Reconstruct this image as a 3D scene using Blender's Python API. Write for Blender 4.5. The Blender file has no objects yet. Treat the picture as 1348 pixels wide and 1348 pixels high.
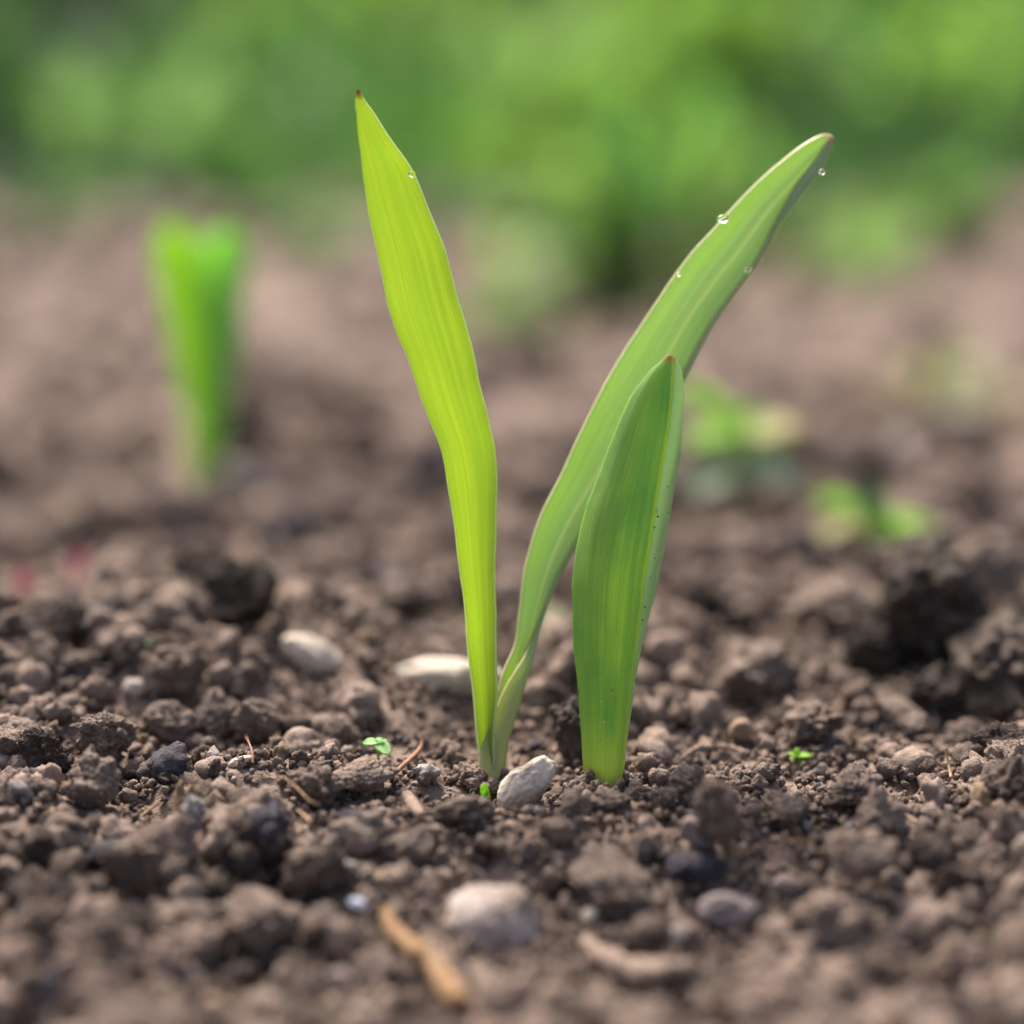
import bpy, bmesh, math, random
import numpy as np
from mathutils import Vector, Matrix, Euler

random.seed(7)
rng = np.random.default_rng(7)
scene = bpy.context.scene
col = scene.collection

# ------------------------------------------------------------------ camera
IMG = 1348.0                      # the photograph's size: layout below is measured in its pixels
F = 2808.0                        # focal length in those pixels (50 mm on a 24 mm square)
HORIZON = 83.0
D0 = 0.425                        # distance to the shoots in metres
PITCH = math.atan((674 - HORIZON) / F)
CAM_H = D0 * (math.sin(PITCH) + (1030 - 674) / F * math.cos(PITCH))
CAM = Vector((0, 0, CAM_H))
FWD = Vector((0, math.cos(PITCH), -math.sin(PITCH)))
UP = Vector((0, math.sin(PITCH), math.cos(PITCH)))
RIGHT = Vector((1, 0, 0))

cd = bpy.data.cameras.new('camera')
cd.sensor_width = 24; cd.sensor_height = 24; cd.sensor_fit = 'HORIZONTAL'
cd.lens = 24 * F / IMG
cd.clip_start = 0.01; cd.clip_end = 300
cd.dof.use_dof = True
cd.dof.focus_distance = D0 - 0.003
cd.dof.aperture_fstop = 2.2
cam = bpy.data.objects.new('camera', cd)
cam.location = CAM
cam.rotation_euler = (math.pi / 2 - PITCH, 0, 0)
col.objects.link(cam)
scene.camera = cam

# ------------------------------------------------------------------ light
SUN_EL, SUN_AZ = math.radians(54), math.radians(-26)      # azimuth from +Y (ahead), minus = to the left
world = bpy.data.worlds.new('World'); scene.world = world; world.use_nodes = True
nt = world.node_tree; nt.nodes.clear()
sky = nt.nodes.new('ShaderNodeTexSky'); sky.sky_type = 'NISHITA'; sky.sun_disc = False
sky.sun_elevation = SUN_EL; sky.sun_rotation = SUN_AZ
sky.air_density = 1.0; sky.dust_density = 7.0; sky.ozone_density = 1.0
bg = nt.nodes.new('ShaderNodeBackground'); bg.inputs['Strength'].default_value = 0.115
wo = nt.nodes.new('ShaderNodeOutputWorld')
nt.links.new(sky.outputs[0], bg.inputs[0]); nt.links.new(bg.outputs[0], wo.inputs[0])
sd = bpy.data.lights.new('sun', 'SUN'); sd.energy = 3.6; sd.angle = math.radians(14); sd.color = (1.0, 0.94, 0.86)
sun = bpy.data.objects.new('sun', sd); col.objects.link(sun)
sdir = Vector((math.sin(SUN_AZ) * math.cos(SUN_EL), math.cos(SUN_AZ) * math.cos(SUN_EL), math.sin(SUN_EL)))
sun.rotation_euler = sdir.to_track_quat('Z', 'Y').to_euler()
sun.location = (0, 0, 3)

scene.view_settings.view_transform = 'Standard'
scene.view_settings.look = 'None'
scene.view_settings.gamma = 1
scene.view_settings.use_curve_mapping = False
scene.view_settings.exposure = 1.36
scene.cycles.max_bounces = 6
scene.cycles.transmission_bounces = 6
scene.cycles.use_denoising = True

# ------------------------------------------------------------------ helpers
def P(px, py, d):
    return CAM + d * (FWD + RIGHT * ((px - 674) / F) + UP * ((674 - py) / F))

def hash3(ix, iy, iz, seed):
    h = (ix * 374761393 + iy * 668265263 + iz * 2147483647 + seed * 974711) & 0xFFFFFFFF
    h = ((h ^ (h >> 13)) * 1274126177) & 0xFFFFFFFF
    h = ((h ^ (h >> 16)) * 2246822519) & 0xFFFFFFFF
    return ((h ^ (h >> 15)) & 0xFFFFFF) / float(0xFFFFFF) * 2 - 1

def vnoise(p, seed=0):
    p = np.asarray(p, dtype=np.float64)
    i = np.floor(p).astype(np.int64); f = p - i
    w = f * f * f * (f * (f * 6 - 15) + 10)
    out = 0
    for dx in (0, 1):
        wx = w[:, 0] if dx else 1 - w[:, 0]
        for dy in (0, 1):
            wy = w[:, 1] if dy else 1 - w[:, 1]
            for dz in (0, 1):
                wz = w[:, 2] if dz else 1 - w[:, 2]
                out = out + wx * wy * wz * hash3(i[:, 0] + dx, i[:, 1] + dy, i[:, 2] + dz, seed)
    return out

def fbm(p, seed=0, octaves=4, gain=0.5):
    a, s, out = 1.0, 1.0, 0
    for k in range(octaves):
        out = out + a * vnoise(p * s + 13.7 * k, seed + k); a *= gain; s *= 2.03
    return out

def terrain(x, y):
    """smooth lie of the bed, metres"""
    x = np.asarray(x, dtype=np.float64); y = np.asarray(y, dtype=np.float64)
    g = lambda cx, cy, sx, sy: np.exp(-((x - cx) / sx) ** 2 - ((y - cy) / sy) ** 2)
    z = 0.016 * g(-0.10, 0.475, 0.075, 0.05)
    z = z + 0.006 * g(0.0, 0.475, 0.06, 0.035)
    z = z + 0.010 * g(0.115, 0.53, 0.06, 0.06)
    s_ = np.clip((0.402 - y) / 0.07, 0, 1); z = z - 0.012 * s_ * s_ * (3 - 2 * s_)
    q = np.stack([x.ravel(), y.ravel(), np.zeros(x.size)], 1)
    near = 0.0040 * fbm(q * 42, 3, 3).reshape(x.shape)
    far = 0.016 * fbm(q * np.array([5.0, 8.0, 1]), 5, 2).reshape(x.shape)
    t = np.clip((y - 0.5) / 0.6, 0, 1); t2 = np.clip((y - 0.95) / 0.5, 0, 1)
    furrow = 0.020 * fbm(q * np.array([2.2, 6.5, 1]), 15, 3).reshape(x.shape)
    return z + near + far * t + furrow * t2

def tz(x, y):
    return float(terrain(np.array([x]), np.array([y]))[0])

def ground_depth(px, py):
    """camera depth at which the sight line through a pixel meets the bed"""
    ds = np.concatenate([np.linspace(0.25, 0.8, 300), np.linspace(0.805, 6, 400)])
    x = (px - 674) / F * ds
    y = ds * (FWD.y + UP.y * (674 - py) / F)
    z = CAM_H + ds * (FWD.z + UP.z * (674 - py) / F)
    below = z < terrain(x, y)
    k = int(np.argmax(below)) if below.any() else len(ds) - 1
    return float(ds[k])

def ground_point(px, py):
    d = ground_depth(px, py)
    p = P(px, py, d)
    p.z = tz(p.x, p.y)
    return p, d

def tag(o, label=None, cat=None, group=None, kind=None):
    if label: o['label'] = label
    if cat: o['category'] = cat
    if group: o['group'] = group
    if kind: o['kind'] = kind
    return o

def empty(name, loc):
    o = bpy.data.objects.new(name, None); o.empty_display_size = 0.01
    col.objects.link(o); o.location = loc
    return o

def mesh_obj(name, verts, faces, mat, parent=None, smooth=True, uvs=None):
    me = bpy.data.meshes.new(name)
    me.from_pydata([tuple(v) for v in verts], [], [tuple(f) for f in faces])
    if uvs is not None:
        uvl = me.uv_layers.new(name='UVMap')
        li = np.empty(len(me.loops), dtype=np.int32); me.loops.foreach_get('vertex_index', li)
        uvl.data.foreach_set('uv', np.asarray(uvs, dtype=np.float32)[li].ravel())
    if smooth: me.polygons.foreach_set('use_smooth', [True] * len(me.polygons))
    me.materials.append(mat); me.update()
    o = bpy.data.objects.new(name, me); col.objects.link(o)
    if parent is not None:
        o.parent = parent
        o.matrix_parent_inverse = Matrix.Translation(parent.location).inverted()
    return o

def grid_faces(nv, nu):
    return [(a * nu + b, a * nu + b + 1, (a + 1) * nu + b + 1, (a + 1) * nu + b) for a in range(nv - 1) for b in range(nu - 1)]

def catmull(ctrl, n, t=0.5):
    """ctrl (K, ...) -> (n, ...) through all the control rows"""
    ctrl = np.asarray(ctrl, dtype=np.float64); K = len(ctrl)
    s = np.linspace(0, K - 1, n); i = np.clip(np.floor(s).astype(int), 0, K - 2); f = (s - i)
    f = f.reshape((-1,) + (1,) * (ctrl.ndim - 1))
    p0 = ctrl[np.maximum(i - 1, 0)]; p1 = ctrl[i]; p2 = ctrl[i + 1]; p3 = ctrl[np.minimum(i + 2, K - 1)]
    m1 = t * (p2 - p0); m2 = t * (p3 - p1)
    return (2*f**3 - 3*f**2 + 1) * p1 + (f**3 - 2*f**2 + f) * m1 + (-2*f**3 + 3*f**2) * p2 + (f**3 - f**2) * m2

def tube(name, pts, radii, mat, parent=None, n=48, seg=10, rough=0.0, seed=1):
    c = catmull(np.array([tuple(p) for p in pts]), n); r = catmull(np.array(radii, dtype=float)[:, None], n)[:, 0]
    V = []; up = np.array([0.13, 0.31, 0.94])
    for k in range(n):
        tan = c[min(k + 1, n - 1)] - c[max(k - 1, 0)]; tan /= np.linalg.norm(tan) + 1e-12
        a = np.cross(tan, up); a /= np.linalg.norm(a) + 1e-12; b = np.cross(tan, a)
        for j in range(seg):
            th = 2 * math.pi * j / seg
            V.append(c[k] + r[k] * (math.cos(th) * a + math.sin(th) * b))
    V = np.array(V)
    if rough:
        nn = fbm(V / (np.mean(r) * 1.3), seed, 3)
        ctr = np.repeat(c, seg, axis=0); V = ctr + (V - ctr) * (1 + rough * nn)[:, None]
    Fc = [(k * seg + j, k * seg + (j + 1) % seg, (k + 1) * seg + (j + 1) % seg, (k + 1) * seg + j) for k in range(n - 1) for j in range(seg)]
    V = list(V) + [c[0], c[-1]]; e0, e1 = len(V) - 2, len(V) - 1
    Fc += [(e0, (j + 1) % seg, j) for j in range(seg)] + [(e1, (n - 1) * seg + j, (n - 1) * seg + (j + 1) % seg) for j in range(seg)]
    uv = [((j / seg), k / (n - 1)) for k in range(n) for j in range(seg)] + [(0, 0), (0, 1)]
    return mesh_obj(name, V, Fc, mat, parent, uvs=uv)

# ------------------------------------------------------------------ materials
def new_mat(name):
    m = bpy.data.materials.new(name); m.use_nodes = True
    m.node_tree.nodes.clear()
    return m, m.node_tree.nodes, m.node_tree.links

def node(ns, t, **kw):
    n = ns.new(t)
    for k, v in kw.items(): setattr(n, k, v)
    return n

def math_node(ns, ls, op, a, b=None, clamp=False):
    n = ns.new('ShaderNodeMath'); n.operation = op; n.use_clamp = clamp
    for i, v in enumerate((a, b)):
        if v is None: continue
        if isinstance(v, (int, float)): n.inputs[i].default_value = v
        else: ls.new(v, n.inputs[i])
    return n.outputs[0]

def mix_col(ns, ls, fac, a, b):
    n = ns.new('ShaderNodeMix'); n.data_type = 'RGBA'
    if isinstance(fac, (int, float)): n.inputs[0].default_value = fac
    else: ls.new(fac, n.inputs[0])
    for i, v in ((6, a), (7, b)):
        if isinstance(v, tuple): n.inputs[i].default_value = (*v, 1)
        else: ls.new(v, n.inputs[i])
    return n.outputs[2]

def ramp(ns, ls, fac, stops):
    n = ns.new('ShaderNodeValToRGB'); e = n.color_ramp.elements
    e[0].position, e[0].color = stops[0][0], (*stops[0][1], 1)
    e[1].position, e[1].color = stops[-1][0], (*stops[-1][1], 1)
    for p, c in stops[1:-1]:
        x = e.new(p); x.color = (*c, 1)
    ls.new(fac, n.inputs[0])
    return n.outputs[0]

def noise_node(ns, ls, vec, scale, detail=3, rough=0.55):
    n = ns.new('ShaderNodeTexNoise'); n.inputs['Scale'].default_value = scale
    n.inputs['Detail'].default_value = detail; n.inputs['Roughness'].default_value = rough
    if vec is not None: ls.new(vec, n.inputs['Vector'])
    return n.outputs[0]

def earth_material(name, dark, light, spread=0.5, bump=1.0, odd=True, rough=0.95, dirt=0.0):
    m, ns, ls = new_mat(name)
    pos = node(ns, 'ShaderNodeNewGeometry').outputs['Position']
    rnd = node(ns, 'ShaderNodeObjectInfo').outputs['Random']
    n1 = noise_node(ns, ls, pos, 45, 3); n2 = noise_node(ns, ls, pos, 460, 4, 0.68); n3 = noise_node(ns, ls, pos, 2300, 3, 0.65)
    f = math_node(ns, ls, 'MULTIPLY', n1, 0.55)
    f = math_node(ns, ls, 'ADD', f, math_node(ns, ls, 'MULTIPLY', n2, 0.6))
    f = math_node(ns, ls, 'ADD', f, math_node(ns, ls, 'MULTIPLY', n3, 0.35))
    f = math_node(ns, ls, 'ADD', f, math_node(ns, ls, 'MULTIPLY', rnd, spread))
    f = math_node(ns, ls, 'SUBTRACT', f, 0.5 + spread * 0.5, True)
    mid = tuple((a + b) / 2 for a, b in zip(dark, light))
    c = ramp(ns, ls, f, [(0.0, dark), (0.30, mid), (0.62, light)])
    if odd:                                           # now and then a bluish dark humus crumb, or an ochre one
        r2 = math_node(ns, ls, 'FRACT', math_node(ns, ls, 'MULTIPLY', rnd, 37.0))
        c = mix_col(ns, ls, math_node(ns, ls, 'GREATER_THAN', r2, 0.972), c, (0.066, 0.058, 0.066))
        r3 = math_node(ns, ls, 'FRACT', math_node(ns, ls, 'MULTIPLY', rnd, 91.0))
        c = mix_col(ns, ls, math_node(ns, ls, 'MULTIPLY', math_node(ns, ls, 'GREATER_THAN', r3, 0.97), 0.5), c, (0.34, 0.235, 0.14))
        r4 = math_node(ns, ls, 'FRACT', math_node(ns, ls, 'MULTIPLY', rnd, 173.0))
        c = mix_col(ns, ls, math_node(ns, ls, 'MULTIPLY', math_node(ns, ls, 'GREATER_THAN', r4, 0.988), 0.6), c, (0.42, 0.37, 0.34))
    if dirt:                                          # soil stuck to a stone, in patches
        df = ramp(ns, ls, noise_node(ns, ls, pos, 110, 6, 0.72), [(0.62 - dirt * 0.25, (0, 0, 0)), (0.74 - dirt * 0.25, (1, 1, 1))])
        c = mix_col(ns, ls, math_node(ns, ls, 'MULTIPLY', df, 0.8), c, (0.20, 0.145, 0.11))
    bs = node(ns, 'ShaderNodeBsdfPrincipled'); ls.new(c, bs.inputs['Base Color'])
    bs.inputs['Roughness'].default_value = rough; bs.inputs['Specular IOR Level'].default_value = 0.25
    b1 = node(ns, 'ShaderNodeBump'); b1.inputs['Distance'].default_value = 0.0011 * bump; b1.inputs['Strength'].default_value = 0.9
    ls.new(n2, b1.inputs['Height'])
    b2 = node(ns, 'ShaderNodeBump'); b2.inputs['Distance'].default_value = 0.0003 * bump; b2.inputs['Strength'].default_value = 0.9
    ls.new(n3, b2.inputs['Height']); ls.new(b1.outputs[0], b2.inputs['Normal'])
    ls.new(b2.outputs[0], bs.inputs['Normal'])
    o = node(ns, 'ShaderNodeOutputMaterial'); ls.new(bs.outputs[0], o.inputs[0])
    return m

SOIL = earth_material('soil', (0.046, 0.032, 0.025), (0.340, 0.248, 0.196), bump=1.8)
SOIL_CLOD = earth_material('dry_clod_soil', (0.062, 0.044, 0.034), (0.36, 0.268, 0.214), 0.15, 1.8, False)
SOIL_DARK = earth_material('dark_moist_soil', (0.034, 0.026, 0.021), (0.125, 0.094, 0.075), bump=1.6, odd=False)
HUMUS = earth_material('bluish_humus', (0.030, 0.026, 0.032), (0.085, 0.073, 0.082), odd=False)
STONE_PALE = earth_material('pale_stone', (0.46, 0.38, 0.30), (0.68, 0.58, 0.48), 0.2, 1.1, False, 0.85, 0.42)
STONE_GREY = earth_material('grey_stone', (0.30, 0.24, 0.21), (0.52, 0.44, 0.40), 0.2, 1.2, False, 0.85, 0.62)
STONE_WHITE = earth_material('white_chip', (0.60, 0.61, 0.70), (0.80, 0.81, 0.90), 0.1, 0.4, False, 0.6)
STONE_MAUVE = earth_material('mauve_stone', (0.11, 0.088, 0.085), (0.24, 0.195, 0.190), 0.2, 0.9, False, 0.85, 0.6)
ROOT_ORANGE = earth_material('orange_root', (0.22, 0.115, 0.05), (0.58, 0.38, 0.20), 0.2, 1.4, False, 0.8, 0.3)
ROOT_PALE = earth_material('pale_root', (0.20, 0.14, 0.105), (0.46, 0.335, 0.26), 0.2, 1.4, False, 0.85, 0.3)
ROOT_RED = earth_material('red_twig', (0.16, 0.07, 0.045), (0.40, 0.20, 0.13), 0.2, 0.4, False, 0.8)
STRAW = earth_material('straw', (0.38, 0.24, 0.11), (0.66, 0.47, 0.26), 0.3, 0.2, False, 0.7)

def leaf_material(name, face, vein, margin, base, tip, trans=0.5, trans_col=(0.5, 0.8, 0.05), rough=0.42, freq=70, ridge=None, sheen=0.5, lit_half=None, blotch=None):
    m, ns, ls = new_mat(name)
    uv = node(ns, 'ShaderNodeUVMap', uv_map='UVMap').outputs[0]
    sp = node(ns, 'ShaderNodeSeparateXYZ'); ls.new(uv, sp.inputs[0])
    mp = node(ns, 'ShaderNodeMapping'); ls.new(uv, mp.inputs[0]); mp.inputs['Scale'].default_value = (freq, 2.2, 1)
    n1 = noise_node(ns, ls, mp.outputs[0], 1.0, 2, 0.5)
    mp2 = node(ns, 'ShaderNodeMapping'); ls.new(uv, mp2.inputs[0]); mp2.inputs['Scale'].default_value = (freq * 0.16, 1.3, 1)
    n2 = noise_node(ns, ls, mp2.outputs[0], 1.0, 2, 0.5)
    mp4 = node(ns, 'ShaderNodeMapping'); ls.new(uv, mp4.inputs[0]); mp4.inputs['Scale'].default_value = (freq * 2.4, 3.0, 1)
    n4 = noise_node(ns, ls, mp4.outputs[0], 1.0, 1, 0.5)
    n1 = math_node(ns, ls, 'ADD', math_node(ns, ls, 'MULTIPLY', n1, 0.55), math_node(ns, ls, 'MULTIPLY', n4, 0.45))
    f = ramp(ns, ls, math_node(ns, ls, 'ADD', math_node(ns, ls, 'MULTIPLY', n1, 0.72), math_node(ns, ls, 'MULTIPLY', n2, 0.28)),
             [(0.40, (0, 0, 0)), (0.60, (1, 1, 1))])
    c = mix_col(ns, ls, f, face, vein)
    tv = mix_col(ns, ls, f, tuple(x * 0.78 for x in trans_col), tuple(min(1, x * 1.2) for x in trans_col))
    if blotch:                                         # broad yellower and greener areas of the blade
        mp3 = node(ns, 'ShaderNodeMapping'); ls.new(uv, mp3.inputs[0]); mp3.inputs['Scale'].default_value = (2.6, 3.4, 1)
        bl = ramp(ns, ls, noise_node(ns, ls, mp3.outputs[0], 1.0, 4, 0.6), [(0.38, (0, 0, 0)), (0.66, (1, 1, 1))])
        c = mix_col(ns, ls, math_node(ns, ls, 'MULTIPLY', bl, 0.75), c, blotch[0])
        tv = mix_col(ns, ls, math_node(ns, ls, 'MULTIPLY', bl, 0.75), tv, blotch[1])
    if lit_half:                                          # sky light on one half of the blade, painted as paler grey-green
        gf = math_node(ns, ls, 'MULTIPLY', math_node(ns, ls, 'SUBTRACT', sp.outputs[0], lit_half[0], True), 30.0, True)
        c = mix_col(ns, ls, math_node(ns, ls, 'MULTIPLY', gf, 0.8), c, lit_half[1])
        tv = mix_col(ns, ls, math_node(ns, ls, 'MULTIPLY', gf, 0.8), tv, lit_half[2])
    if ridge:                                          # pale yellow line along the keel or midrib
        u0, w, rc = ridge
        d = math_node(ns, ls, 'ABSOLUTE', math_node(ns, ls, 'SUBTRACT', sp.outputs[0], u0))
        rf = math_node(ns, ls, 'SUBTRACT', 1.0, math_node(ns, ls, 'DIVIDE', d, w), True)
        rf = math_node(ns, ls, 'MULTIPLY', rf, 0.8)
        c = mix_col(ns, ls, rf, c, rc); tv = mix_col(ns, ls, rf, tv, tuple(min(1, x * 1.6) for x in rc))
    v = sp.outputs[1]
    bf = math_node(ns, ls, 'SUBTRACT', 1.0, math_node(ns, ls, 'DIVIDE', v, 0.24), True)
    c = mix_col(ns, ls, bf, c, base)
    tv = mix_col(ns, ls, math_node(ns, ls, 'MULTIPLY', bf, 0.8), tv, base)
    e = math_node(ns, ls, 'MULTIPLY', math_node(ns, ls, 'ABSOLUTE', math_node(ns, ls, 'SUBTRACT', sp.outputs[0], 0.5)), 2.0)
    ef = math_node(ns, ls, 'MULTIPLY', math_node(ns, ls, 'SUBTRACT', e, 0.965, True), 30.0, True)
    c = mix_col(ns, ls, ef, c, margin)
    tf = math_node(ns, ls, 'MULTIPLY', math_node(ns, ls, 'SUBTRACT', v, 0.986, True), 80.0, True)
    c = mix_col(ns, ls, tf, c, tip); tv = mix_col(ns, ls, tf, tv, tip)
    bs = node(ns, 'ShaderNodeBsdfPrincipled'); ls.new(c, bs.inputs['Base Color'])
    bs.inputs['Roughness'].default_value = rough; bs.inputs['Specular IOR Level'].default_value = sheen
    b = node(ns, 'ShaderNodeBump'); b.inputs['Distance'].default_value = 0.0003; b.inputs['Strength'].default_value = 0.8
    ls.new(n1, b.inputs['Height']); ls.new(b.outputs[0], bs.inputs['Normal'])
    tr = node(ns, 'ShaderNodeBsdfTranslucent'); ls.new(tv, tr.inputs[0])
    mx = node(ns, 'ShaderNodeMixShader'); mx.inputs[0].default_value = trans
    ls.new(bs.outputs[0], mx.inputs[1]); ls.new(tr.outputs[0], mx.inputs[2])
    o = node(ns, 'ShaderNodeOutputMaterial'); ls.new(mx.outputs[0], o.inputs[0])
    return m

LEAF_A = leaf_material('young_leaf_yellow_green', (0.25, 0.38, 0.05), (0.34, 0.46, 0.08), (0.66, 0.72, 0.46), (0.26, 0.36, 0.08), (0.30, 0.10, 0.08),
                       0.61, (0.70, 0.88, 0.15), 0.45, 95, blotch=((0.22, 0.38, 0.09), (0.62, 0.82, 0.13)))
LEAF_B = leaf_material('arching_leaf_blue_green', (0.30, 0.42, 0.24), (0.50, 0.60, 0.42), (0.48, 0.38, 0.27), (0.56, 0.50, 0.10), (0.62, 0.48, 0.38),
                       0.42, (0.58, 0.78, 0.28), 0.32, 85, (0.41, 0.022, (0.62, 0.66, 0.36)), 0.8, blotch=((0.27, 0.41, 0.18), (0.56, 0.80, 0.18)))
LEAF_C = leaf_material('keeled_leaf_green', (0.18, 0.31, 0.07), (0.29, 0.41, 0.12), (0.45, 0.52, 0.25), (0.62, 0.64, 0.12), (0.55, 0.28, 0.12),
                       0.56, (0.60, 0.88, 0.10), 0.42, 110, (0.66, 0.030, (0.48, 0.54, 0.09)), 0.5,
                       (0.675, (0.42, 0.54, 0.38), (0.44, 0.60, 0.36)), ((0.10, 0.24, 0.08), (0.28, 0.60, 0.11)))  # half right of the keel coloured paler, as if lit by the sky
LEAF_BG = leaf_material('background_shoot_leaf', (0.20, 0.36, 0.06), (0.26, 0.42, 0.09), (0.3, 0.45, 0.1), (0.22, 0.34, 0.07), (0.25, 0.3, 0.05),
                        0.58, (0.58, 0.90, 0.09), 0.45)
LEAF_BG2 = leaf_material('background_shoot_leaf_cool', (0.22, 0.36, 0.16), (0.30, 0.46, 0.22), (0.3, 0.45, 0.2), (0.22, 0.34, 0.07), (0.25, 0.3, 0.05),
                         0.54, (0.50, 0.86, 0.20), 0.45)

def foliage_material(name, a, b, trans=0.45, tcol=(0.45, 0.75, 0.08), rough=0.62):
    m, ns, ls = new_mat(name)
    pos = node(ns, 'ShaderNodeNewGeometry').outputs['Position']
    f = ramp(ns, ls, noise_node(ns, ls, pos, 28, 3, 0.6), [(0.35, (0, 0, 0)), (0.65, (1, 1, 1))])
    c = mix_col(ns, ls, f, a, b)
    bs = node(ns, 'ShaderNodeBsdfPrincipled'); ls.new(c, bs.inputs['Base Color']); bs.inputs['Roughness'].default_value = rough
    tr = node(ns, 'ShaderNodeBsdfTranslucent'); tr.inputs[0].default_value = (*tcol, 1)
    mx = node(ns, 'ShaderNodeMixShader'); mx.inputs[0].default_value = trans
    ls.new(bs.outputs[0], mx.inputs[1]); ls.new(tr.outputs[0], mx.inputs[2])
    o = node(ns, 'ShaderNodeOutputMaterial'); ls.new(mx.outputs[0], o.inputs[0])
    return m

FOL_BRIGHT = foliage_material('bright_foliage', (0.075, 0.18, 0.025), (0.13, 0.25, 0.04), 0.40, (0.30, 0.54, 0.08))
FOL_MID = foliage_material('mid_foliage', (0.035, 0.10, 0.022), (0.065, 0.155, 0.035), 0.38, (0.14, 0.34, 0.06))
FOL_DARK = foliage_material('dark_foliage', (0.020, 0.050, 0.020), (0.035, 0.080, 0.028), 0.3, (0.07, 0.17, 0.04))
FOL_PALE = foliage_material('pale_foliage', (0.12, 0.21, 0.07), (0.17, 0.27, 0.10), 0.4, (0.28, 0.46, 0.14), 0.7)
FOL_OLIVE = foliage_material('olive_foliage', (0.22, 0.22, 0.12), (0.30, 0.29, 0.17), 0.35, (0.42, 0.42, 0.20))
FOL_YELLOW = foliage_material('yellow_foliage', (0.24, 0.23, 0.05), (0.30, 0.27, 0.08), 0.4, (0.52, 0.48, 0.09))
FOL_GREY = foliage_material('grey_green_foliage', (0.09, 0.14, 0.09), (0.13, 0.19, 0.13), 0.3, (0.18, 0.32, 0.18), 0.75)
FOL_LIME = foliage_material('lime_foliage', (0.20, 0.38, 0.03), (0.28, 0.45, 0.05), 0.5, (0.50, 0.82, 0.05))
FOL_MINT = foliage_material('mint_cotyledon', (0.30, 0.50, 0.18), (0.38, 0.58, 0.25), 0.4, (0.45, 0.80, 0.25))
PINK = foliage_material('pink_sprout', (0.42, 0.06, 0.16), (0.50, 0.10, 0.22), 0.35, (0.75, 0.10, 0.28))
MAROON = foliage_material('maroon_sprout', (0.14, 0.02, 0.035), (0.20, 0.03, 0.05), 0.2, (0.3, 0.03, 0.06))
STEM = foliage_material('green_stem', (0.16, 0.26, 0.05), (0.24, 0.32, 0.08), 0.2, (0.4, 0.6, 0.1))
BARK = earth_material('shrub_bark', (0.06, 0.045, 0.035), (0.16, 0.12, 0.09), odd=False)
LAWN = foliage_material('lawn', (0.06, 0.14, 0.03), (0.11, 0.22, 0.04), 0.0)

m, ns, ls = new_mat('water')
bs = node(ns, 'ShaderNodeBsdfPrincipled'); bs.inputs['Transmission Weight'].default_value = 1; bs.inputs['IOR'].default_value = 1.33
bs.inputs['Roughness'].default_value = 0.02; bs.inputs['Base Color'].default_value = (1, 1, 1, 1)
ls.new(bs.outputs[0], node(ns, 'ShaderNodeOutputMaterial').inputs[0]); WATER = m

# ------------------------------------------------------------------ ground sheet
def build_ground():
    ys = np.concatenate([np.linspace(-1.2, 0.27, 30)[:-1], np.arange(0.27, 0.60, 0.0009),
                         0.60 * np.exp(np.linspace(0, math.log(2.6 / 0.60), 230))[1:], np.exp(np.linspace(math.log(2.6), math.log(120), 40))[1:]])
    s = np.linspace(-1, 1, 561); s = 0.55 * s + 0.45 * s ** 3
    hw = np.where(ys < 0.27, 0.6, 0.0); hw = np.maximum(hw, np.where(ys >= 0.27, 0.42 * ys + 0.12, 0))
    hw = np.where(ys < 0.27, np.linspace(0.24, 0.24, len(ys)) + (0.27 - ys) * 0.5, hw); hw = np.where(ys > 2.6, 0.42 * ys + 0.12 + (ys - 2.6) * 0.8, hw)
    X = hw[:, None] * s[None, :]; Y = np.repeat(ys[:, None], len(s), 1)
    Z = terrain(X, Y)
    q = np.stack([X.ravel(), Y.ravel(), np.zeros(X.size)], 1)
    rough = 0.0016 * np.abs(fbm(q * 120, 21, 3)) + 0.0009 * fbm(q * 420, 31, 2)
    farr = 0.012 * np.abs(fbm(q * 22, 41, 3))
    t = np.clip((q[:, 1] - 0.55) / 0.5, 0, 1)
    Z = Z + (rough - 0.002).reshape(X.shape) + (t * farr).reshape(X.shape)
    fade = np.clip((Y - 2.3) / 1.0, 0, 1)
    Z = Z * (1 - fade) - 0.03 * fade
    V = np.stack([X, Y, Z], -1).reshape(-1, 3)
    nv, nu = X.shape
    a = (np.arange(nv - 1)[:, None] * nu + np.arange(nu - 1)[None, :]).ravel()
    Q = np.stack([a, a + 1, a + nu + 1, a + nu], 1)
    me = bpy.data.meshes.new('ground')
    me.vertices.add(len(V)); me.vertices.foreach_set('co', V.astype(np.float32).ravel())
    me.loops.add(Q.size); me.loops.foreach_set('vertex_index', Q.ravel().astype(np.int32))
    me.polygons.add(len(Q)); me.polygons.foreach_set('loop_start', np.arange(0, Q.size, 4, dtype=np.int32))
    me.update(calc_edges=True); me.polygons.foreach_set('use_smooth', [True] * len(Q))
    me.materials.append(SOIL)
    o = bpy.data.objects.new('ground', me); col.objects.link(o)
    tag(o, 'loose crumbly brown garden soil bed', None, None, 'structure')
build_ground()

def lawn_edge(x):
    s_ = min(1, max(0, (x + 0.1) / 0.5))
    return 2.45 - 0.5 * s_ * s_ * (3 - 2 * s_) + 0.12 * math.sin(x * 5.1) + 0.09 * math.sin(x * 11.7 + 1)

def build_lawn():
    n = 60; V = []; Fc = []
    ys = np.exp(np.linspace(math.log(2.3), math.log(120), 30))
    for j, y in enumerate(ys):
        for i in range(n):
            x = (i / (n - 1) - 0.5) * 2 * (y * 1.3)
            yy = lawn_edge(x) if j == 0 else y + 0.6
            V.append((x, yy, 0.008 if j else -0.03))
    o = mesh_obj('lawn', V, grid_faces(len(ys), n), LAWN)
    tag(o, 'green lawn beyond the soil bed', None, None, 'structure')
build_lawn()

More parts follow.
